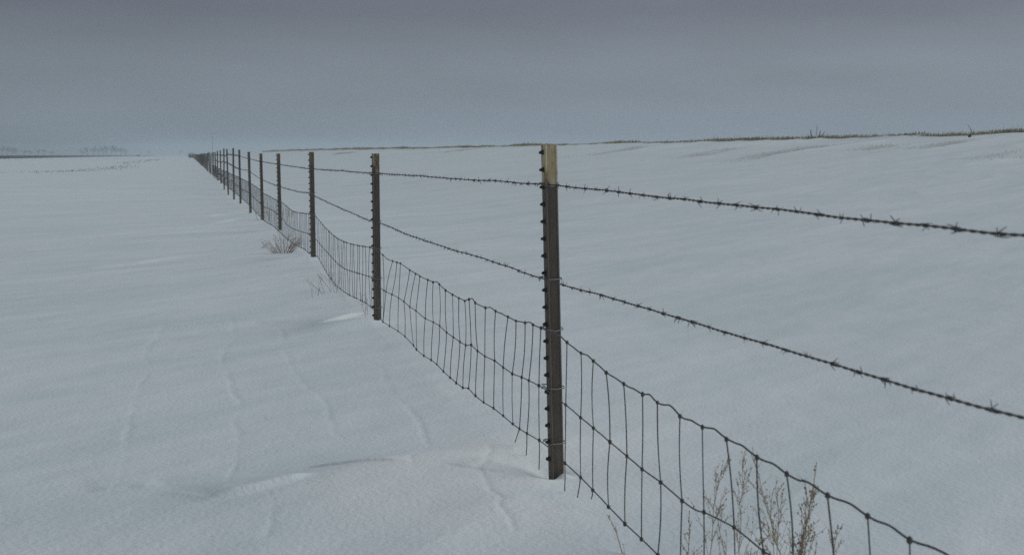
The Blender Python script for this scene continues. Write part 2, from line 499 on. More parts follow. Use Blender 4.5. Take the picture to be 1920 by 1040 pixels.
def make_ground():
    rad = [.25]
    while rad[-1] < 2600:
        r = rad[-1]
        rad.append(r * (1.06 if r < 2.6 else 1.004 if r < 3.4 else 1.0021 if r < 9.5 else 1.0036 if r < 14 else 1.0055 if r < 250 else 1.016))
    rad = np.array(rad)
    inner = np.arange(-31, 31.01, .115)
    outer = np.arange(35, 326, 4.0)
    ang = np.radians(np.concatenate([inner, outer]))
    nr, na = len(rad), len(ang)
    X = np.sin(ang)[None, :] * rad[:, None]
    Y = np.cos(ang)[None, :] * rad[:, None]
    Z = height(X.ravel(), Y.ravel())
    co = np.stack([X.ravel(), Y.ravel(), Z], 1)
    zc = Z[:na].mean()
    co = np.vstack([co, [[0, 0, zc]]])
    i, j = np.meshgrid(np.arange(nr - 1), np.arange(na), indexing="ij")
    j2 = (j + 1) % na
    q = np.stack([i * na + j, i * na + j2, (i + 1) * na + j2, (i + 1) * na + j], -1).reshape(-1, 4)[:, ::-1]
    tri = np.stack([np.arange(na), np.full(na, nr * na), (np.arange(na) + 1) % na], 1)[:, ::-1]
    loops = np.concatenate([q.ravel(), tri.ravel()])
    me = bpy.data.meshes.new("snow_field")
    me.vertices.add(len(co)); me.vertices.foreach_set("co", co.ravel())
    me.loops.add(len(loops)); me.loops.foreach_set("vertex_index", loops.astype(np.int32))
    npoly = len(q) + len(tri)
    st = np.concatenate([np.arange(len(q)) * 4, len(q) * 4 + np.arange(len(tri)) * 3]).astype(np.int32)
    me.polygons.add(npoly)
    me.polygons.foreach_set("loop_start", st)
    me.update(calc_edges=True)
    me.polygons.foreach_set("use_smooth", np.ones(npoly, bool))
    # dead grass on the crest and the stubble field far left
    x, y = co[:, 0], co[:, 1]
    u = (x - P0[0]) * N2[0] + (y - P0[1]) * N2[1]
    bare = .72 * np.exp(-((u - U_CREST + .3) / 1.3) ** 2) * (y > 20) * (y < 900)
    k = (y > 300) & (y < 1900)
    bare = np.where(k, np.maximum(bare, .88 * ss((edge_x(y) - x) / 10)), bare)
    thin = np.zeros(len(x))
    for pts, hgt, run in LIPS[9:]:  # shade along the bank's drift lips, put into the colour
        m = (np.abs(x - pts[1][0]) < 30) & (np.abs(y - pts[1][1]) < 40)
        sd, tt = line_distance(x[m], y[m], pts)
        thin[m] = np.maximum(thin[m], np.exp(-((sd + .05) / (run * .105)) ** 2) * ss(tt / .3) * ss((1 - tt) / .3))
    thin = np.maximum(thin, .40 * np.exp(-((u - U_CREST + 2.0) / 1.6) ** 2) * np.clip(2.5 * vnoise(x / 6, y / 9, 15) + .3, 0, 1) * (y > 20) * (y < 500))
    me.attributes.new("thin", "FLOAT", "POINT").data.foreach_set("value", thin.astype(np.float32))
    lit_drift = np.zeros(len(x))
    m = (np.abs(x) < 4) & (y > 2) & (y < 12)
    for pts, wd, k in LIT_DRIFTS:
        xm, ym = x[m], y[m]
        sd, tt = line_distance(xm + .10 * vnoise(xm / .3, ym / .3, 44) + .010 * vnoise(xm / .09, ym / .09, 45), ym, pts)
        up = np.exp(-(np.clip(sd, 0, None) / (wd * .25)) ** 2) * np.exp(-(np.clip(-sd, 0, None) / wd) ** 2)
        lit_drift[m] = np.maximum(lit_drift[m], k * up * ss(tt / .25) * ss((1 - tt) / .12 + .4))
    me.attributes.new("lit_drift", "FLOAT", "POINT").data.foreach_set("value", lit_drift.astype(np.float32))
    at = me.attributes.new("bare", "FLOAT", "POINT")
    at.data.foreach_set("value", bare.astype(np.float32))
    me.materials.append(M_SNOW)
    o = link("snow_field", me)
    tag(o, "wind-packed snow field rising to a low bank right of the fence", kind="structure")
make_ground()

# ------------------------------------------------------------------ haze
hb = MB()
hb.quad_box(-2750, 2750, -2750, 2750, -2.2, 19.0)
M_HAZE = bpy.data.materials.new("haze")
M_HAZE.use_nodes = True
hn = M_HAZE.node_tree.nodes
hn.remove(hn["Principled BSDF"])
pv = hn.new("ShaderNodeVolumePrincipled")
pv.inputs["Color"].default_value = (.80, .90, .97, 1)
pv.inputs["Density"].default_value = .00065
M_HAZE.node_tree.links.new(pv.outputs[0], hn["Material Output"].inputs["Volume"])
tag(hb.build("haze", M_HAZE), kind="stuff")

# ------------------------------------------------------------------ fence posts
def lerp(a, b, t): return a + (b - a) * t

def section(mb, z0, z1, w=.048, d=.044, tf=.006, tw=.009):
    """T-section standing bar: flange across y at x=0, web out to x=d with a thickened rim"""
    h = w / 2
    pts = [(0,-h),(tf*.6,-h),(tf,-h+.004),(tf+.002,-tw/2),(d-.008,-tw/2),(d-.004,-tw/2-.002),(d,-tw/2),(d,tw/2),(d-.004,tw/2+.002),(d-.008,tw/2),(tf+.002,tw/2),(tf,h-.004),(tf*.6,h),(0,h)]
    n, k = len(mb.v), len(pts)
    mb.v += [(x, y, z0) for x, y in pts] + [(x, y, z1) for x, y in pts]
    for i in range(k):
        j = (i + 1) % k
        mb.f.append((n + i, n + j, n + k + j, n + k + i))
    mb.f.append(tuple(n + k + i for i in range(k)))
    mb.f.append(tuple(n + i for i in reversed(range(k))))

TIP = .127
m_ = MB(); section(m_, -1.75, -TIP); ME_SHAFT = m_.mesh("shaft", M_POST)
m_ = MB(); section(m_, -TIP, 0, .0485, .0445); ME_TIP = m_.mesh("painted_tip", M_TIP)
ME_TIP_MID = m_.mesh("painted_tip", M_TIP_MID)
ME_TIP_BROWN = m_.mesh("painted_tip", M_TIP_BROWN)
ME_TIP_DARK = m_.mesh("painted_tip", M_POST)
def stud_shape(mb, z):
    n = len(mb.v)
    mb.v += [(-.0005,-.010,z-.0075),(-.0005,.010,z-.0075),(-.0005,.010,z+.0075),(-.0005,-.010,z+.0075),
             (-.0125,-.007,z-.0035),(-.0125,.007,z-.0035),(-.0125,.007,z+.002),(-.0125,-.007,z+.002)]
    mb.f += [(n+4,n+5,n+6,n+7),(n,n+1,n+5,n+4),(n+1,n+2,n+6,n+5),(n+2,n+3,n+7,n+6),(n+3,n,n+4,n+7)]
    mb.f[-5:] = [tuple(reversed(f)) for f in mb.f[-5:]]
m_ = MB(); stud_shape(m_, 0); ME_STUD = m_.mesh("stud", M_STUD)
m_ = MB()
for k in range(24): stud_shape(m_, -.023 - .0541 * k)
ME_STUDROW = m_.mesh("stud_row", M_STUD)
def clip_mesh(seed):
    r = random.Random(seed)
    m = MB()
    j = lambda: r.uniform(-.004, .004)
    path = [(-.013,.034,-.006+j()),(-.012,.020,.002),(-.014,.0,.005+j()),(-.012,-.024,.001),(.004,-.028,-.001),(.024,-.012,-.004+j()),(.050,-.009,-.003),(.052,.008,.0),(.02,.014,.004),(-.002,.029,.006),(-.013,.036,.004+j())]
    m.tube(path, .0019, 5)
    return m.mesh("wire_clip", M_CLIP, True)
ME_CLIPS = [clip_mesh(k) for k in range(4)]

def wire_curve(pts, far_z):
    xs = [p[0] for p in pts]; zs = [p[1] for p in pts]
    ps = [p[0] for p in POSTS if p[0] > xs[-1] + 2]
    xs2, zs2 = xs[:], zs[:]
    r = random.Random(int(far_z * 1000))
    prev = xs[-1]
    for q in ps:
        mid = .5 * (prev + q)
        xs2 += [mid, q]
        zs2 += [far_z + r.uniform(-.05, .0), far_z + r.uniform(-.015, .03)]
        prev = q
    k = 2
    z0 = zs[0]
    return [xs2[0] - 6, xs2[0] - 3] + xs2, [z0, z0] + zs2

UB = [[-2.664, 0.9453], [-2.5996, 0.9433], [-2.5064, 0.9459], [-2.4316, 0.9462], [-2.3462, 0.9457], [-2.241, 0.9456], [-2.1672, 0.9454], [-2.0677, 0.9457], [-1.9698, 0.9484], [-1.8691, 0.9475], [-1.7958, 0.9473], [-1.6936, 0.9483], [-1.6251, 0.9486], [-1.5254, 0.948], [-1.4519, 0.9483], [-1.3418, 0.9506], [-1.1741, 0.9491], [-0.9729, 0.9521], [-0.6969, 0.9551], [-0.5235, 0.9549], [-0.2036, 0.9577], [0.032, 0.9571], [0.3995, 0.957], [0.8207, 0.9551], [1.5235, 0.9517], [2.5868, 0.9477], [3.9257, 0.9426], [4.3823, 0.9398], [5.3601, 0.9373], [9.0868, 0.9226], [14.257, 0.9364], [19.1493, 0.9546], [23.8378, 0.9908], [30.0182, 1.0437], [38.7097, 1.0753]]
LB = [[-2.6772, 0.7028], [-2.6342, 0.7009], [-2.5436, 0.6973], [-2.4511, 0.6962], [-2.3702, 0.694], [-2.2802, 0.6934], [-2.2002, 0.6922], [-2.1115, 0.6914], [-2.0158, 0.689], [-1.9185, 0.6888], [-1.8266, 0.6884], [-1.7173, 0.6862], [-1.6317, 0.6836], [-1.5427, 0.6828], [-1.3763, 0.6819], [-1.0143, 0.6775], [-0.8373, 0.6734], [-0.6513, 0.6704], [-0.4723, 0.6661], [-0.2259, 0.6638], [-0.0367, 0.662], [0.1246, 0.6593], [0.4498, 0.6612], [0.8229, 0.6604], [1.1546, 0.656], [1.5295, 0.6502], [2.0431, 0.6484], [2.3336, 0.6449], [2.9974, 0.6465], [3.9195, 0.6554], [4.4301, 0.6444], [5.6389, 0.6539], [6.8617, 0.6642], [8.386, 0.6867], [9.1212, 0.6988], [10.3836, 0.6741], [14.092, 0.6556], [17.5027, 0.6678], [19.2391, 0.684], [23.4058, 0.7583], [27.0826, 0.7374], [30.1779, 0.7399], [38.2698, 0.8151]]
MT = [[-2.6906, 0.455], [-2.5283, 0.4641], [-2.4912, 0.4631], [-2.4604, 0.4667], [-2.4291, 0.4606], [-2.3785, 0.4552], [-2.3143, 0.464], [-2.2931, 0.4585], [-2.2396, 0.4581], [-2.1693, 0.4657], [-2.1432, 0.4603], [-2.087, 0.4567], [-2.0119, 0.4629], [-1.9755, 0.456], [-1.9135, 0.4561], [-1.8534, 0.463], [-1.8123, 0.4578], [-1.7697, 0.4573], [-1.6946, 0.4644], [-1.6572, 0.4624], [-1.6068, 0.4613], [-1.5292, 0.469], [-1.4647, 0.4597], [-1.3902, 0.4613], [-1.3659, 0.4574], [-1.3195, 0.4575], [-1.2751, 0.4719], [-1.249, 0.4711], [-1.2033, 0.4631], [-1.1602, 0.4615], [-1.0993, 0.4733], [-1.0788, 0.4666], [-1.0453, 0.4623], [-0.9761, 0.4651], [-0.9406, 0.4614], [-0.8905, 0.4637], [-0.7317, 0.4689], [-0.6073, 0.4829], [-0.5421, 0.4925], [-0.52, 0.4887], [-0.4807, 0.4871], [-0.3276, 0.498], [-0.2468, 0.5085], [-0.0037, 0.5021], [0.1016, 0.5], [0.1463, 0.5059], [0.2148, 0.4939], [0.3499, 0.4845], [0.4756, 0.4844], [0.6838, 0.4827], [0.7756, 0.4878], [0.8667, 0.4752], [1.0626, 0.4735], [1.1239, 0.4863], [1.2812, 0.4599], [1.4106, 0.458], [1.5584, 0.4585], [1.7268, 0.461], [1.8848, 0.4736], [1.9524, 0.4807], [2.0527, 0.4685], [2.2016, 0.466], [2.4371, 0.4635], [2.7639, 0.4678], [3.0944, 0.4777], [3.593, 0.4617], [3.8469, 0.4768], [4.3743, 0.4823], [4.8689, 0.4573], [5.404, 0.4374], [5.8918, 0.4237], [6.4284, 0.4193], [6.7761, 0.4287], [7.4823, 0.455], [7.929, 0.4855], [8.3331, 0.5087], [9.0835, 0.4988], [10.1279, 0.4654], [11.2096, 0.4381], [12.9418, 0.476], [14.8588, 0.4696], [16.2648, 0.4728], [17.4816, 0.4699], [19.2976, 0.508], [21.5595, 0.5276], [26.844, 0.5441]]
MM = [[-2.6994, 0.295], [-2.38, 0.2874], [-2.1262, 0.2852], [-1.9351, 0.2848], [-1.8103, 0.279], [-1.6565, 0.2874], [-1.4807, 0.2753], [-1.4274, 0.2651], [-1.3398, 0.2663], [-1.1891, 0.2748], [-1.0458, 0.2752], [-0.9208, 0.2818], [-0.7702, 0.2886], [-0.6107, 0.2958], [-0.4779, 0.3009], [-0.3116, 0.3092], [-0.2705, 0.3093], [-0.0637, 0.3163], [0.0206, 0.3139], [0.1605, 0.3085], [0.2635, 0.3033], [0.4078, 0.2932], [0.5545, 0.2937], [0.7006, 0.2974], [0.8782, 0.2889], [1.019, 0.2902], [1.1483, 0.2971], [1.2644, 0.2806], [1.3898, 0.2781], [1.5419, 0.2784], [1.7045, 0.2791], [1.8812, 0.2875], [2.0536, 0.284], [2.2825, 0.2753], [2.5695, 0.2823], [2.7626, 0.2794], [2.9793, 0.2862], [3.1711, 0.285], [3.4283, 0.2796], [3.6735, 0.2713], [3.8952, 0.2693], [4.3872, 0.2973], [4.7739, 0.2787], [5.3084, 0.253], [5.9107, 0.2278], [6.4486, 0.2281], [6.8661, 0.2419], [7.3391, 0.2614], [7.8525, 0.2826], [8.2193, 0.3011], [9.1121, 0.311], [9.8074, 0.2873], [11.2455, 0.249], [12.3065, 0.2445], [12.7835, 0.2793], [14.9001, 0.3073], [17.3655, 0.2698], [23.8427, 0.3319]]
MBOT = [[-2.71, 0.0993], [-2.2063, 0.0882], [-1.7341, 0.086], [-1.3524, 0.088], [-1.1727, 0.0934], [-1.046, 0.0986], [-0.908, 0.1014], [-0.7609, 0.1096], [-0.6084, 0.1198], [-0.4806, 0.1273], [-0.3058, 0.1317], [-0.1198, 0.1402], [0.0143, 0.1372], [0.1857, 0.127], [0.2975, 0.1216], [0.3994, 0.1192], [0.555, 0.1198], [0.7205, 0.1182], [0.9019, 0.1084], [1.0636, 0.107], [1.2065, 0.1135], [1.3288, 0.0961], [1.4782, 0.0923], [1.6222, 0.0926], [1.7894, 0.0946], [1.9612, 0.1014], [2.1186, 0.0992], [2.3283, 0.0897], [2.558, 0.089], [2.6545, 0.0977], [2.9455, 0.1061], [3.2001, 0.103], [3.5383, 0.0906], [3.8352, 0.0816], [4.307, 0.1124], [4.5895, 0.1099], [4.994, 0.0945], [5.5546, 0.0676], [6.0537, 0.0528], [6.5984, 0.052], [7.0445, 0.0721], [7.5263, 0.1012], [8.1306, 0.1597], [9.1406, 0.1245], [9.5833, 0.1308], [11.2759, 0.0889], [12.8257, 0.085], [14.9535, 0.0967], [17.3667, 0.0517], [22.9059, 0.1032]]
KNOTS = [[-2.379, -2.407, -2.423], [-2.239, -2.265, -2.283], [-2.088, -2.135, -2.152], [-1.914, -1.95, -1.962], [-1.77, -1.81, -1.822], [-1.607, -1.657, -1.668], [-1.465, -1.481, -1.484], [-1.32, -1.34, -1.334], [-1.16, -1.189, -1.173], [-1.045, -1.046, -1.046], [-0.89, -0.921, -0.908], [-0.732, -0.77, -0.761], [-0.607, -0.611, -0.608], [-0.48, -0.478, -0.481], [-0.325, -0.312, -0.306], [-0.004, 0.021, 0.014], [0.102, 0.16, 0.186], [0.215, 0.264, 0.297], [0.35, 0.408, 0.399], [0.476, 0.555, 0.555], [0.684, 0.701, 0.72], [0.867, 0.878, 0.902], [1.064, 1.019, 1.064], [1.19, 1.148, 1.207], [1.281, 1.264, 1.329], [1.411, 1.39, 1.478], [1.558, 1.542, 1.622], [1.727, 1.704, 1.789], [1.885, 1.881, 1.961], [2.053, 2.054, 2.119], [2.202, 2.282, 2.328], [2.437, 2.569, 2.558], [2.571, 2.772, 2.654], [2.764, 2.976, 2.946], [3.094, 3.171, 3.2], [3.222, 3.428, 3.538], [3.389, 3.674, 3.812]]
CUB, CLB = wire_curve(UB, 1.06), wire_curve(LB, .82)
CMT, CMM, CMB = wire_curve(MT, .55), wire_curve(MM, .34), wire_curve(MBOT, .11)
def zat(c, s): return float(np.interp(s, c[0], c[1]))

def place(s, z, u=-.011):
    p = P0 + T2 * s + N2 * u
    return Vector((p[0], p[1], z))

ORD = ["nearest and largest", "second", "third", "fourth", "fifth", "sixth", "seventh", "eighth", "ninth", "tenth", "eleventh", "twelfth", "thirteenth", "fourteenth", "fifteenth", "sixteenth", "seventeenth", "eighteenth", "nineteenth", "twentieth"]
POST_LABELS = [
 "nearest and tallest-looking brown steel fence post with worn cream tip and rusty streaks",
 "second brown steel fence post from the front, cream tip, beside the sagging mesh",
 "third steel fence post from the front, standing right of the reddish twig shrub",
 "fourth steel fence post from the front, standing just behind the reddish twig shrub",
 "fifth steel fence post from the front, dry weeds around its snowy foot",
]
for k in range(5, 20):
    POST_LABELS.append("%s dark steel fence post from the front, counted along the receding fence" % ORD[k])
rng = random.Random(4)
for i, (s, zt, zb, lean) in enumerate(POSTS):
    b = P0 + T2 * s
    hgt = zt - zb
    tilt = math.atan2(lean, hgt)
    zg = H(b[0], b[1]) if i > 3 else zb
    off = N2 * (lean * .55)
    root = link("fence_post", None, None, (b[0] + off[0], b[1] + off[1], zb))
    root.empty_display_size = .1
    root.rotation_euler = (rng.uniform(-.008, .008) if i else 0, -tilt, TH + (rng.uniform(-.12, .12) if i > 1 else 0))
    far = i >= 40
    tag(root, POST_LABELS[i] if i < 20 else ("small dark steel fence post in the receding row before it merges" if not far else
        "tiny distant fence post where the fence merges into a dark line"), "fence post", "steel posts of the receding wire fence")
    link("shaft", ME_SHAFT, root, (0, 0, hgt))
    tip = link("painted_tip", ME_TIP if i < 1 else ME_TIP_MID if i < 2 else ME_TIP_BROWN if i < 5 else ME_TIP_DARK, root, (0, 0, hgt))
    if i == 0: tag(tip, "worn cream painted tip with rust-brown streaks")
    if i < 4:
        for k in range(int((hgt + .02) / .0541)):
            link("stud", ME_STUD, root, (0, rng.uniform(-.001, .001), hgt - .023 - .0541 * k))
    elif not far:
        tag(link("stud_row", ME_STUDROW, root, (0, 0, hgt)), kind="stuff")
    if i < 12:
        for j, c in enumerate((CUB, CLB, CMT, CMM, CMB)):
            zc = zat(c, s) - zb
            if zc < .05: continue
            link("wire_clip", ME_CLIPS[(i + j) % 4], root, (0, 0, zc))

# ------------------------------------------------------------------ barbed wires
def barb_mesh(seed):
    """a barb in its own axes: the wire runs along x; two wound wires, four cut points"""
    r = random.Random(seed)
    m = MB()
    for sgn, x0 in ((1, -.004), (-1, .004)):
        a0 = r.uniform(0, 6.28)
        pts = []
        n = 11
        for k in range(n):
            a = a0 + sgn * k / (n - 1) * 6.28 * 1.4
            pts.append((x0 + (k / (n - 1) - .5) * .009, .0034 * math.cos(a), .0034 * math.sin(a)))
        def spike(p, q, out):
            d = Vector((0, p[1], p[2])).normalized()
            tng = Vector((r.uniform(-.45, .45), -d.z * out, d.y * out)).normalized()
            L = r.uniform(.0095, .0165)
            return [tuple(Vector(p) + tng * L * t for t in (1.0,))[0], tuple(Vector(p) + tng * L * .45)]
        e1 = spike(pts[0], pts[1], -sgn)
        e2 = spike(pts[-1], pts[-2], sgn)
        path = [tuple(e1[0]), e1[1]] + pts + [e2[1], tuple(e2[0])]
        rad = [.0006] + [.0009] * (len(path) - 2) + [.0006]
        m.tube(path, rad, 5)
    return m.mesh("barb", M_BARB, True)
ME_BARBS = [barb_mesh(k) for k in range(14)]

def wiggle(s, seed):
    s = np.asarray(s, float)
    return .0022 * vnoise(s / .055, s * 0 + .5, seed) + .005 * vnoise(s / .35, s * 0 + .5, seed + 3)

def barbed(curve, label, seed):
    root = link("barbed_wire", None, None, tuple(place(0, zat(curve, 0))))
    tag(root, label, "barbed wire", "two barbed wires above the mesh")
    inv = root.location
    r = random.Random(seed)
    m = MB()
    ss_ = np.arange(-8.5, 12, .0085)
    zz = np.interp(ss_, *curve) + wiggle(ss_, seed)
    sm = np.convolve(np.pad(zz, 6, mode="edge"), np.ones(13) / 13, "valid")
    uu = -.011 + .6 * wiggle(ss_, seed + 40)
    for ph in (0, math.pi):
        pts = []
        for a, z, u in zip(ss_, sm, uu):
            w = a / .052 * 2 * math.pi + ph
            pts.append(place(a, z + .0013 * math.sin(w), u + .0013 * math.cos(w)) - inv)
        m.tube(pts, .0014, 4)
    s2 = np.concatenate([np.arange(12, 60, .25), np.arange(60, 640, 2.0)])
    z2 = np.interp(s2, *curve)
    m.tube([place(a, z) - inv for a, z in zip(s2, z2)], .0032, 4)
    m.build("strand", M_BARB, root, smooth=True)
    stuff = MB()
    s, n = -4.2, 0
    while s < 62:
        z = zat(curve, s) + float(wiggle(np.array([s]), seed)[0])
        near_post = any(abs(s - p[0]) < .035 for p in POSTS[:14])
        if not near_post:
            ds = .02
            dz = (zat(curve, s + ds) - zat(curve, s - ds)) / (2 * ds)
            if s > -2.9 and n < 300:
                o = link("barb", r.choice(ME_BARBS), root)
                o.location = place(s, z) - inv
                o.rotation_euler = (r.uniform(0, 6.28), -math.atan(dz), TH + math.pi / 2)
                k = r.uniform(.68, 1.02)
                o.scale = (k, k, k)
                n += 1
            else:
                me = r.choice(ME_BARBS)
                ro = Matrix.Translation(place(s, z) - inv) @ Matrix.Rotation(TH + math.pi / 2, 4, "Z") @ Matrix.Rotation(r.uniform(0, 6.28), 4, "X") @ Matrix.Scale(1.15, 4)
                o_ = len(stuff.v)
                for sgn in (0, 1):
                    q = r.uniform(0, 3.1)
                    e = Vector((.004 * sgn, .018 * math.cos(q), .018 * math.sin(q)))
                    stuff.tube([ro @ -e, ro @ e], .0016, 3)
        s += r.uniform(.088, .116)
    tag(stuff.build("barb_row", M_BARB, root), kind="stuff")
barbed(CUB, "upper barbed wire strand, tied near the cream post tips", 101)
barbed(CLB, "lower barbed wire strand, midway between post tips and mesh", 202)

# ------------------------------------------------------------------ woven wire
mesh_root = link("woven_wire_mesh", None, None, tuple(place(0, .12)))
tag(mesh_root, "sagging woven wire mesh of thin stays and line wires along the lower fence", "wire mesh")
MI = mesh_root.location.copy()
rng = random.Random(77)
stays = [tuple(k) for k in KNOTS]
stays.sort()
first = stays[0][0]
while stays[0][0] > -6.5:
    a, b, c = stays[0]
    d = .15 + rng.uniform(-.012, .012)
    stays.insert(0, (a - d, b - d, c - d))
while stays[-1][0] < 70:
    a, b, c = stays[-1]
    q = (a + b + c) / 3
    d = .158 + rng.uniform(-.03, .03)
    q += d
    stays.append((q + rng.uniform(-.045, .045), q + rng.uniform(-.02, .02), q + rng.uniform(-.05, .05)))

def crimped(curve, idx, s, z):
    """tension crimp: a small hump midway between two knots"""
    return z

for ci, (c, nm, rad, hump) in enumerate(((CMT, "top", .0021, .007), (CMM, "mid", .0019, .0018), (CMB, "low", .0019, .0012))):
    kn = np.array([k[ci] for k in stays])
    ss_ = np.concatenate([np.arange(-8, 10, .012), np.arange(10, 24, .03), np.arange(24, 70, .12), np.arange(70, 640, 2.0)])
    zz = np.interp(ss_, *c)
    zs = np.convolve(np.pad(zz, 2, mode="edge"), np.ones(5) / 5, "valid")
    zz = np.where(ss_ < 9.9, zs, zz)
    mid = .5 * (kn[1:] + kn[:-1])
    hh = np.array([rng.uniform(-.25, 1.0) for _ in mid]) * hump
    traced = (mid > -2.5) & (mid < 3.5)
    hh[traced] *= .35
    j = np.clip(np.searchsorted(mid, ss_), 1, len(mid) - 1)
    near = np.where(np.abs(mid[j] - ss_) < np.abs(mid[j - 1] - ss_), j, j - 1)
    zz = zz + hh[near] * np.exp(-((ss_ - mid[near]) / .020) ** 2) * (ss_ < 70)
    uu = -.011 + .004 * vnoise(ss_ / .4, ss_ * 0 + .3, 12 + ci) * (ss_ < 70)
    # keep the wire above the snow
    pts = [place(a, z, u) - MI for a, z, u in zip(ss_, zz, uu)]
    m = MB()
    m.tube(pts, rad, 5)
    m.build("line_wire", M_WIRE, mesh_root, smooth=True)

m = MB()
m.ball((0, 0, 0), .0055, .0055, .0068)
ME_KNOT = m.mesh("knot", M_WIRE, True)
near_first = sorted(stays, key=lambda k: abs(k[0] + 2.6) if k[0] < -2.6 else k[0] + 2.6)
n_stay = n_knot = 0
st_stuff, kn_stuff = MB(), MB()
for (a, b, c) in near_first:
    zt, zm, zb = zat(CMT, a), zat(CMM, b), zat(CMB, c)
    for (s0, z0, s1, z1) in ((a, zt, b, zm), (b, zm, c, zb)):
        bow = rng.uniform(-.004, .005)
        bu = rng.uniform(-.004, .004)
        n = 7 if s0 < 12 else 4
        pts = []
        for k in range(n):
            t = k / (n - 1)
            w = math.sin(math.pi * min(1, t * 1.35) ** .8) if t < .74 else math.sin(math.pi * t)
            w = math.sin(math.pi * t)
            pts.append(place(lerp(s0, s1, t) + bow * w, lerp(z0, z1, t), -.011 + bu * w) - MI)
        r_ = .00165
        if n_stay < 300 and s0 > -3.1:
            m = MB(); m.tube(pts, r_, 4)
            m.build("stay", M_WIRE, mesh_root, smooth=True)
            n_stay += 1
        else:
            st_stuff.tube(pts, r_, 3)
    for s, z in ((a, zt), (b, zm), (c, zb)):
        if n_knot < 300 and s > -3.1:
            o = link("knot", ME_KNOT, mesh_root, place(s, z) - MI)
            o.scale = (rng.uniform(.85, 1.15), rng.uniform(.85, 1.15), rng.uniform(.85, 1.2))
            n_knot += 1
        else:
            kn_stuff.ball(place(s, z) - MI, .006, .006, .007)
tag(st_stuff.build("stay_row", M_WIRE, mesh_root), kind="stuff")
tag(kn_stuff.build("knot_row", M_WIRE, mesh_root), kind="stuff")
for (s0, z0), (s1, z1) in (((.297,.122),(.366,.06)), ((.186,.127),(.198,.043)), ((.014,.137),(.019,.04)), ((-.306,.132),(-.303,.046)), ((-.481,.127),(-.447,.061)), ((-.608,.12),(-.593,.091))):
    m = MB()
    m.tube([place(s0, z0) - MI, place(lerp(s0, s1, .55) - .004, lerp(z0, z1, .5)) - MI, place(s1, z1) - MI], .00165, 4)
    m.build("cut_stay_end", M_WIRE, mesh_root, smooth=True)

# ------------------------------------------------------------------ weeds by the fence
def stalk(rng, base, tip, sag=.0, n=9, jit=.012):
    base, tip = Vector(base), Vector(tip)
    L = (tip - base).length
    side = Vector((rng.uniform(-1, 1), rng.uniform(-1, 1), 0)) * sag * L
    out = []
    for k in range(n):
        t = k / (n - 1)
        p = base.lerp(tip, t) + side * math.sin(math.pi * t)
        if 0 < k < n - 1: p += Vector((rng.uniform(-1, 1), rng.uniform(-1, 1), rng.uniform(-.4, .4))) * jit * L
        out.append(p)
    return out

def weed(name, label, cat, base, tip, seed, nb=7, r0=.0028, mat=M_WEED, seeds=True, group=None, spread=.38, twigs=3, seed_size=.0014):
    rng = random.Random(seed)
    base = Vector(base)
    root = link(name, None, None, base)
    tag(root, label, cat, group)
    tip = Vector(tip) - base
    L = tip.length
    main = stalk(rng, (0, 0, -.03), tip, .05)
    m = MB(); m.tube(main, [lerp(r0, r0 * .35, k / (len(main) - 1)) for k in range(len(main))], 5)
    m.build("stem", mat, root, smooth=True)
    def heads(mb, path, count, size):
        for _ in range(count):
            t = rng.uniform(.35, 1.0)
            i = min(int(t * (len(path) - 1)), len(path) - 2)
            p = path[i].lerp(path[i + 1], t * (len(path) - 1) - i)
            q = p + Vector((rng.gauss(0, 1), rng.gauss(0, 1), rng.gauss(0, 1))) * size * .9
            mb.ball(q, size * rng.uniform(.5, 1.1), size * rng.uniform(.5, 1.1), size * rng.uniform(.8, 1.9), .25, rng)
    for b in range(nb):
        t = rng.uniform(.18, .92)
        i = min(int(t * (len(main) - 1)), len(main) - 2)
        p = main[i]
        ang = rng.uniform(0, 6.28)
        bl = L * rng.uniform(.22, .5) * (1.05 - .7 * t)
        d = (tip.normalized() * rng.uniform(.7, 1.0) + Vector((math.cos(ang), math.sin(ang), 0)) * spread * rng.uniform(.5, 1.3)).normalized()
        br = stalk(rng, p, p + d * bl, .07, 6)
        m = MB()
        m.tube(br, [lerp(r0 * .55, r0 * .22, k / 5) for k in range(6)], 4)
        sub = []
        for w in range(twigs):
            j = rng.randint(1, 4)
            d2 = (d + Vector((rng.gauss(0, .45), rng.gauss(0, .45), rng.gauss(0, .3)))).normalized()
            tw = stalk(rng, br[j], br[j] + d2 * bl * rng.uniform(.2, .45), .08, 4)
            m.tube(tw, [r0 * .3, r0 * .28, r0 * .24, r0 * .18], 3)
            sub.append(tw)
        m.build("branch", mat, root, smooth=True)
        if seeds:
            sm = MB()
            for tw in sub: heads(sm, tw, 2, seed_size)
            heads(sm, br, 3, seed_size)
            tag(sm.build("seed_head", M_SEED, root), kind="stuff")
    if seeds:
        sm = MB(); heads(sm, main[len(main) // 2:], 12, seed_size * 1.15)
        tag(sm.build("seed_head", M_SEED, root), kind="stuff")
    return root

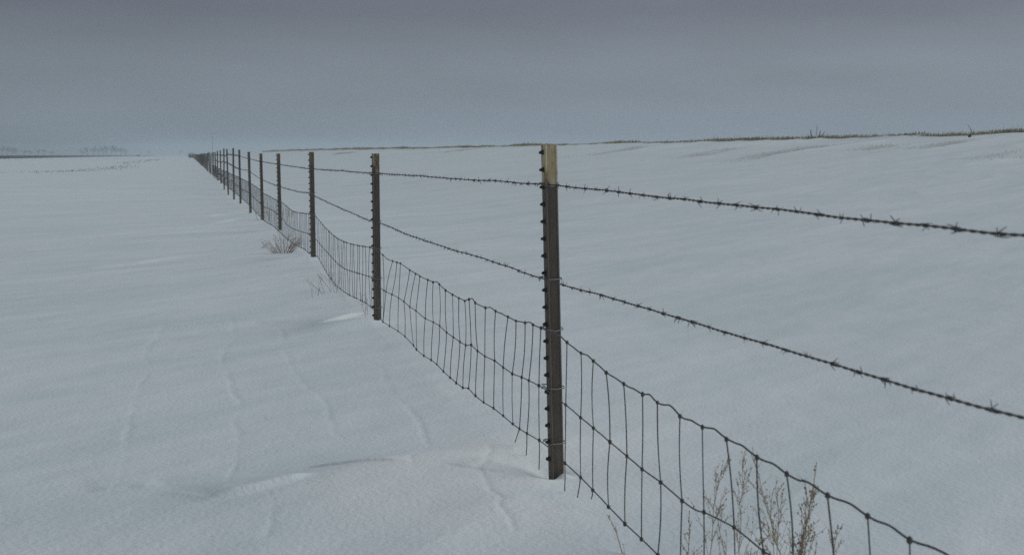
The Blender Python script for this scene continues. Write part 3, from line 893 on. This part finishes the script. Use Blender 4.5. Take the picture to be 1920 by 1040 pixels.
G = "dry weeds behind the near mesh"
weed("dry_weed", "tallest brown dry weed behind the mesh, bushy seed-laden stalk ending above the wire", "weed", (.615, 2.98, H(.615, 2.98)), (.648, 2.96, .400), 3, 24, .0024, group=G, spread=.20, twigs=4, seed_size=.0019)
weed("dry_weed", "thin pale weed stalk leaning left, arching behind the mesh beside the tallest weed", "weed", (.640, 3.06, H(.64, 3.06)), (.535, 3.12, .385), 5, 13, .0018, group=G, spread=.5)
weed("dry_weed", "faint thin weed farthest left in the foreground clump behind the mesh", "weed", (.478, 3.32, H(.478, 3.32)), (.508, 3.34, .325), 8, 15, .0014, group=G, spread=.42)
weed("dry_weed", "wispy upright weed between the faint left weed and the leaning stalk", "weed", (.560, 3.42, H(.56, 3.42)), (.566, 3.40, .318), 12, 16, .0014, group=G, spread=.40)
weed("dry_weed", "short branching dry weed low in front of the tallest stalk", "weed", (.585, 3.12, H(.585, 3.12)), (.560, 3.08, .300), 15, 18, .0015, group=G, spread=.5)
weed("dry_weed", "low dry weed right of the tallest stalk at the picture's bottom edge", "weed", (.68, 3.02, H(.68, 3.02)), (.705, 3.0, .255), 19, 12, .0014, group=G, spread=.4)
weed("dry_weed", "small bent dry weed left of the mesh at the bottom edge", "weed", (.292, 3.55, H(.292, 3.55)), (.25, 3.62, .116), 23, 2, .0020, spread=.3, twigs=1)
weed("dry_weed", "short sparse weed under the mesh left of the clump", "weed", (.435, 3.42, H(.435, 3.42)), (.44, 3.44, .175), 29, 8, .0016, spread=.5, twigs=2)

weed("dry_weed", "pale wispy weed right behind the mesh between the leaning stalk and the tallest weed", "weed", (.600, 3.20, H(.6, 3.2)), (.612, 3.22, .31), 37, 14, .0014, group=G, spread=.5)
weed("dry_weed", "thin bent weed at the clump's left, its tip curving toward the nearest post", "weed", (.520, 3.25, H(.52, 3.25)), (.478, 3.28, .27), 41, 10, .0013, group=G, spread=.5)
weed("dry_weed", "low tangled weed at the foot of the clump behind the mesh", "weed", (.555, 3.16, H(.555, 3.16)), (.575, 3.16, .22), 43, 18, .0013, group=G, spread=.8)

def shrub(name, label, c, w, h, n, seed, mat, r0=.0016, cat="shrub", group=None):
    rng = random.Random(seed)
    z = H(*c)
    root = link(name, None, None, (c[0], c[1], z))
    tag(root, label, cat, group)
    for k in range(n):
        a = rng.uniform(0, 6.28)
        rr = rng.uniform(.1, 1) ** .7
        b = Vector((math.cos(a), math.sin(a) * .7, 0)) * w * .28 * rr
        t = Vector((math.cos(a) * w * rr, math.sin(a) * w * .7 * rr, h * (1.05 - .45 * rr) * rng.uniform(.6, 1.1)))
        b.z = H(c[0] + b.x, c[1] + b.y) - z - .02
        path = stalk(rng, b, t, .1, 6, .02)
        m = MB()
        m.tube(path, [lerp(r0, r0 * .5, q / 5) for q in range(6)], 4)
        L = (t - b).length
        for q in range(5):
            j = rng.randint(1, 5)
            d = ((t - b).normalized() + Vector((rng.gauss(0, .6), rng.gauss(0, .6), rng.gauss(0, .35)))).normalized()
            m.tube(stalk(rng, path[j], path[j] + d * L * rng.uniform(.15, .4), .08, 4), [r0 * .6, r0 * .55, r0 * .5, r0 * .4], 3)
        m.build("branch", mat, root, smooth=True)
    return root
shrub("twig_shrub", "reddish bare twig shrub poking through snow left of the third post", (-2.28, 14.1), .25, .19, 36, 31, M_TWIG, .0021)
def stems(name, label, pairs, seed, mat, r0=.0022, cat="weed", group=None):
    rng = random.Random(seed)
    c = pairs[0][0]
    z = H(c[0], c[1])
    root = link(name, None, None, (c[0], c[1], z))
    tag(root, label, cat, group)
    for b, t in pairs:
        zb = H(b[0], b[1]) - z - .02
        bb, tt = Vector((b[0] - c[0], b[1] - c[1], zb)), Vector((t[0] - c[0], t[1] - c[1], t[2]))
        p = stalk(rng, bb, tt, .06, 6, .02)
        m = MB(); m.tube(p, [lerp(r0, r0 * .5, k / 5) for k in range(6)], 4)
        for k in range(3):
            j = rng.randint(2, 4)
            d = ((tt - bb).normalized() + Vector((rng.gauss(0, .5), rng.gauss(0, .5), .1))).normalized()
            m.tube(stalk(rng, p[j], p[j] + d * (tt - bb).length * .3, .08, 4), [r0 * .6, r0 * .5, r0 * .45, r0 * .35], 3)
        m.build("stem", mat, root, smooth=True)
stems("dry_stalk", "single faint stalk standing in snow left of the second post", [((-1.43, 10.1), (-1.475, 10.1, .14))], 2, M_WEED, .0016)
stems("dry_stalk", "wispy spread of thin leaning stalks in snow left of the second span of mesh", [((-1.33, 10.45), (-1.45, 10.5, .12)), ((-1.31, 10.42), (-1.325, 10.4, .14)), ((-1.36, 10.3), (-1.47, 10.3, .08)), ((-1.345, 10.5), (-1.36, 10.5, .17)), ((-1.30, 10.4), (-1.27, 10.4, .11)), ((-1.37, 10.35), (-1.42, 10.3, .15)), ((-1.41, 10.2), (-1.40, 10.2, .10))], 6, M_TWIG, .0017)
stems("dry_weed", "little tuft of dry stalks at the foot of the second post", [((-.93, 9.1), (-.945, 9.1, .13)), ((-.95, 9.15), (-.955, 9.1, .10)), ((-.92, 8.95), (-.955, 8.95, .15))], 9, M_TWIG, .0016)
stems("dry_weed", "yellowish tuft of dry stalks around the foot of the fifth post",
      [((-4.0 + .06 * k, 22.3 + .15 * (k % 3)), (-4.05 + .075 * k, 22.3, .16 + .07 * ((k * 7) % 4) / 3)) for k in range(9)], 14, M_GRASS, .004)

# ------------------------------------------------------------------ crest grass, scrub, stubble
def blades(name, mat, pts, label):
    """pts: (x, y, height, width, leanx, leany); each blade a thin two-faced tapering leaf"""
    V, F = [], []
    zs = height(np.array([p[0] for p in pts]), np.array([p[1] for p in pts]))
    for (x, y, h, w, lx, ly), z in zip(pts, zs):
        n = len(V)
        q = w * .5
        V += [(x - q, y, z - .03), (x + q, y + q, z - .03), (x, y - q, z - .03),
              (x + lx * .4 - q * .6, y + ly * .4, z + h * .6), (x + lx * .4 + q * .6, y + ly * .4 + q * .5, z + h * .6), (x + lx, y + ly, z + h)]
        F += [(n, n + 1, n + 4, n + 3), (n + 1, n + 2, n + 4), (n + 2, n, n + 3, n + 4)][:1] + [(n + 1, n + 2, n + 4), (n + 2, n, n + 3), (n + 2, n + 3, n + 4), (n + 3, n + 4, n + 5)]
    me = bpy.data.meshes.new(name)
    me.from_pydata(V, [], F)
    me.materials.append(mat)
    o = link(name, me)
    tag(o, label, kind="stuff")
    return o

rng = random.Random(500)
pts = []
s = 20.0
while s < 620:
    dens = vnoise(np.array([s / 5.0]), np.array([.5]), 400)[0] + .5
    dens2 = vnoise(np.array([s / 1.1]), np.array([.5]), 401)[0] + .5
    scale = 1 + s / 130
    n = int((6 + 58 * dens ** 1.8) * (.35 + dens2) * min(1.5, scale))
    for _ in range(n):
        u = U_CREST + rng.gauss(-.15, .42)
        sj = s + rng.uniform(0, .25)
        p = P0 + T2 * sj + N2 * u
        h = rng.uniform(.02, .115) * (.5 + 1.0 * dens) * (1.9 if rng.random() < .035 else 1) * (1 + s / 180)
        w = rng.uniform(.010, .022) * (1 + s / 90)
        pts.append((p[0], p[1], h, w, rng.gauss(.02, .05), rng.gauss(0, .05)))
    s += .25 * (1 + s / 120)
blades("winter_grass", M_GRASS, pts, "thin brown winter grass fringing the crest of the snowy bank")

pts = []
for line, _, run in LIPS[9:16]:
    for k in range(110):
        i = rng.randint(0, len(line) - 2)
        t = rng.random()
        x, y = lerp(line[i][0], line[i + 1][0], t), lerp(line[i][1], line[i + 1][1], t)
        pts.append((x + rng.gauss(0, .25), y + rng.gauss(.1, .25), rng.uniform(.02, .06), rng.uniform(.008, .014), rng.gauss(0, .02), rng.gauss(0, .02)))
blades("stray_grass", M_GRASS, pts, "stray grass tips poking through drift edges below the bank crest")

pts = []
SC = [(-29.2, 87.5), (-28.4, 90.3), (-29.0, 98.3), (-31.8, 112), (-37, 133.4), (-54, 200), (-78, 311)]
for k in range(750):
    i = rng.choice([0, 0, 1, 2, 3, 3, 4, 4, 5, 5])
    t = rng.random()
    x, y = lerp(SC[i][0], SC[i + 1][0], t), lerp(SC[i][1], SC[i + 1][1], t)
    if vnoise(np.array([x / 2.0]), np.array([y / 6.0]), 90)[0] < -.08: continue
    x += rng.gauss(0, .6); y += rng.gauss(0, 3.0)
    pts.append((x, y, rng.uniform(.02, .12) * y / 130, rng.uniform(.012, .03) * y / 100, rng.gauss(0, .04), rng.gauss(0, .04)))
for k in range(1500):
    y = rng.uniform(150, 430)
    x = edge_x(y) + rng.expovariate(1 / 22.0) - 10
    if vnoise(np.array([x / 9.0]), np.array([y / 40.0]), 91)[0] < .06: continue
    pts.append((x, y, rng.uniform(.03, .12), rng.uniform(.03, .08), rng.gauss(0, .04), 0))
blades("scrub_grass", M_STUBBLE, pts, "sparse dark scrub showing through the snow of the left field")

pts = []
for k in range(16000):
    y = 415 * math.exp(rng.uniform(0, 1.35))
    x = float(edge_x(y)) - rng.expovariate(1 / (.16 * y)) + 2
    pts.append((x, y, rng.uniform(.35, .9), rng.uniform(.25, .6) * y / 500, rng.gauss(0, .05), 0))
blades("stubble_rows", M_STUBBLE, pts, "dark far strip of stubble at the left horizon")

def crest_weed(label, x, y, stalks, seed, mat=M_DARKWEED):
    rng = random.Random(seed)
    z = H(x, y)
    root = link("crest_weed", None, None, (x, y, z))
    tag(root, label, "weed", "weeds along the bank crest")
    for (b, dx, h, r) in stalks:
        m = MB()
        p = stalk(rng, (b, 0, -.05), (b + dx, 0, h), .06, 6, .015)
        m.tube(p, [r, r, r, r * .9, r * .8, r * .4], 5)
        m.build("stem", mat, root, smooth=True)
def on_crest(ratio, du=0.0):
    y = (U_CREST + du + (N2 @ P0)) / (N2[0] * ratio + N2[1])
    return ratio * y, y
def rx(px): return (px - 960) / 2650.0 * 1.0037
x, y = on_crest(rx(1526))
crest_weed("upright dark broken weed stalks standing tallest on the right bank crest", x, y,
           [(-.22, -.07, .44, .028), (-.02, .05, .70, .012), (.10, .10, .38, .026), (.17, .26, .34, .020), (.3, .05, .2, .015), (-.35, -.1, .2, .015)], 1)
x, y = on_crest(rx(1812))
crest_weed("lone leaning dark stalk on the far right of the crest", x, y, [(.1, -.22, .40, .012), (.12, .02, .20, .010)], 2)
x, y = on_crest(rx(1715))
crest_weed("low dark clump on the crest between the broken stalks and leaning stalk", x, y, [(-.2 + .09 * k, .04 * (k % 3 - 1), .10 + .05 * (k % 2), .018) for k in range(6)], 3)
for q, (pxx, lb) in enumerate(((1368, "small dark tuft on the crest left of the broken stalks"), (1416, "second small dark tuft on the crest just left of the broken stalks"), (1472, "small dark tuft on the crest touching the broken stalks' left side"), (1190, "small brown tuft on the crest right of the nearest post"))):
    x, y = on_crest(rx(pxx))
    crest_weed(lb, x, y, [(-.15 + .07 * k, .05 * ((k * 3) % 4 - 1.5), .10 + .07 * ((k * 5) % 3) / 2, .016) for k in range(6)], 20 + q)

rng = random.Random(9)
sm = MB()
sm.ball((0, 0, .03), .075, .06, .07, .2, rng)
o = sm.build("stone", M_STONE, None, (17.5, 54.3, H(17.5, 54.3)), True)
tag(o, "small dark stone in the snow just below the right crest", "stone")

# ------------------------------------------------------------------ far things
def tree_meshes(seed, h):
    rng = random.Random(seed)
    tr, cr_ = MB(), MB()
    top = h * .72
    lean = rng.uniform(-.05, .05) * h
    tr.tube([(0, 0, -.4), (lean * .3, 0, top * .4), (lean, 0, top)], [h * .022, h * .017, h * .006], 6)
    for k in range(9):
        z = rng.uniform(.22, .7) * h
        a = rng.uniform(0, 6.28)
        l = h * rng.uniform(.22, .4)
        p0 = Vector((lean * z / top, 0, z))
        p1 = p0 + Vector((math.cos(a) * l * .6, math.sin(a) * l * .6, l * .5))
        p2 = p0 + Vector((math.cos(a) * l * .9, math.sin(a) * l * .9, l * .95))
        tr.tube([p0, p1, p2], [h * .010, h * .007, h * .003], 4)
        for q in range(26):
            c = p1.lerp(p2, rng.random()) + Vector((rng.gauss(0, 1), rng.gauss(0, 1), rng.gauss(0, .8))) * h * .055
            d = Vector((rng.gauss(0, .6) + math.cos(a) * .4, rng.gauss(0, .6) + math.sin(a) * .4, rng.uniform(.2, 1))).normalized() * h * rng.uniform(.05, .11)
            n = len(cr_.v)
            w = h * .011
            cr_.v += [tuple(c), tuple(c + Vector((w, 0, w))), tuple(c + d), tuple(c + Vector((0, w, -w)))]
            cr_.f += [(n, n + 1, n + 2), (n, n + 2, n + 3)]
    return tr.mesh("trunk", M_BARK), cr_.mesh("crown", M_BARK)
TREES = [tree_meshes(s, 10.0) for s in (1, 2, 3, 4)]
def tree(px, y, h, k, label, group, wide=1.0):
    x = rx(px) * y
    root = link("winter_tree", None, None, (x, y, H(x, y)))
    root.rotation_euler = (0, 0, k * 1.7)
    root.scale = (h / 10 * wide, h / 10 * wide, h / 10)
    tag(root, label, "tree", group)
    a, b = TREES[k % 4]
    link("trunk", a, root); link("crown", b, root)
rng = random.Random(71)
GA, GB = "misty trees in the middle clump", "misty trees in the left-edge clump"
MID = [(160, 9), (170, 12), (180, 11.5), (190, 13), (199, 13.5), (207, 14), (215, 14.2), (222, 13), (232, 12), (241, 9)]
for k, (px, h) in enumerate(MID):
    lab = "%s bare tree from the left in the misty clump left of the fence's far end" % (["first"] + ORD[1:])[k]
    tree(px, 1560 + rng.uniform(-60, 60), h * .86, k, lab, GA, 1.25)
LEFT = [(2, 12), (11, 14), (20, 14.5), (29, 14), (38, 12), (52, 9), (64, 8.5), (78, 10), (90, 9.5), (102, 7.5)]
for k, (px, h) in enumerate(LEFT):
    tree(px, 1700 + rng.uniform(-60, 60), h * .86, k + 1, "%s faint tree from the left picture edge in the far misty row" % (["first"] + ORD[1:])[k], GB, 1.3)
tree(284, 1900, 8, 2, "lone faint tree right of the misty middle clump", None)
tree(345, 1900, 7, 1, "lone faint tree just left of the fence's far end", None)

for px, y, w, h, lab, n in ((264.5, 1000, 1.6, 1.6, "small dark bush alone on the far left horizon", 26), (361, 560, 1.4, 1.9, "dark bush at the far end of the fence, left one", 22), (366.5, 520, 1.3, 1.9, "dark bush at the far end of the fence, touching the posts", 22)):
    x = rx(px) * y
    shrub("far_bush", lab, (x, y), w, h, n, int(px), M_BARK, .07)

# utility pole, faint behind the fence
y = 800.0
x = rx(403) * y
root = link("utility_pole", None, None, (x, y, H(x, y)))
tag(root, "faint thin utility pole with crossarm rising behind the distant fence posts", "utility pole")
m = MB(); m.tube([(0, 0, -.5), (0, 0, 5), (0, 0, 13.2)], [.10, .09, .07], 8); m.build("pole", M_POLE, root, smooth=True)
m = MB(); m.quad_box(-1.25, 1.25, -.19, -.10, 12.5, 12.64); m.build("crossarm", M_POLE, root)
for q in (-1.1, -.5, .5, 1.1):
    m = MB(); m.tube([(q, -.145, 12.64), (q, -.145, 12.72), (q, -.145, 12.80)], [.04, .07, .03], 6); m.build("insulator", M_STONE, root)
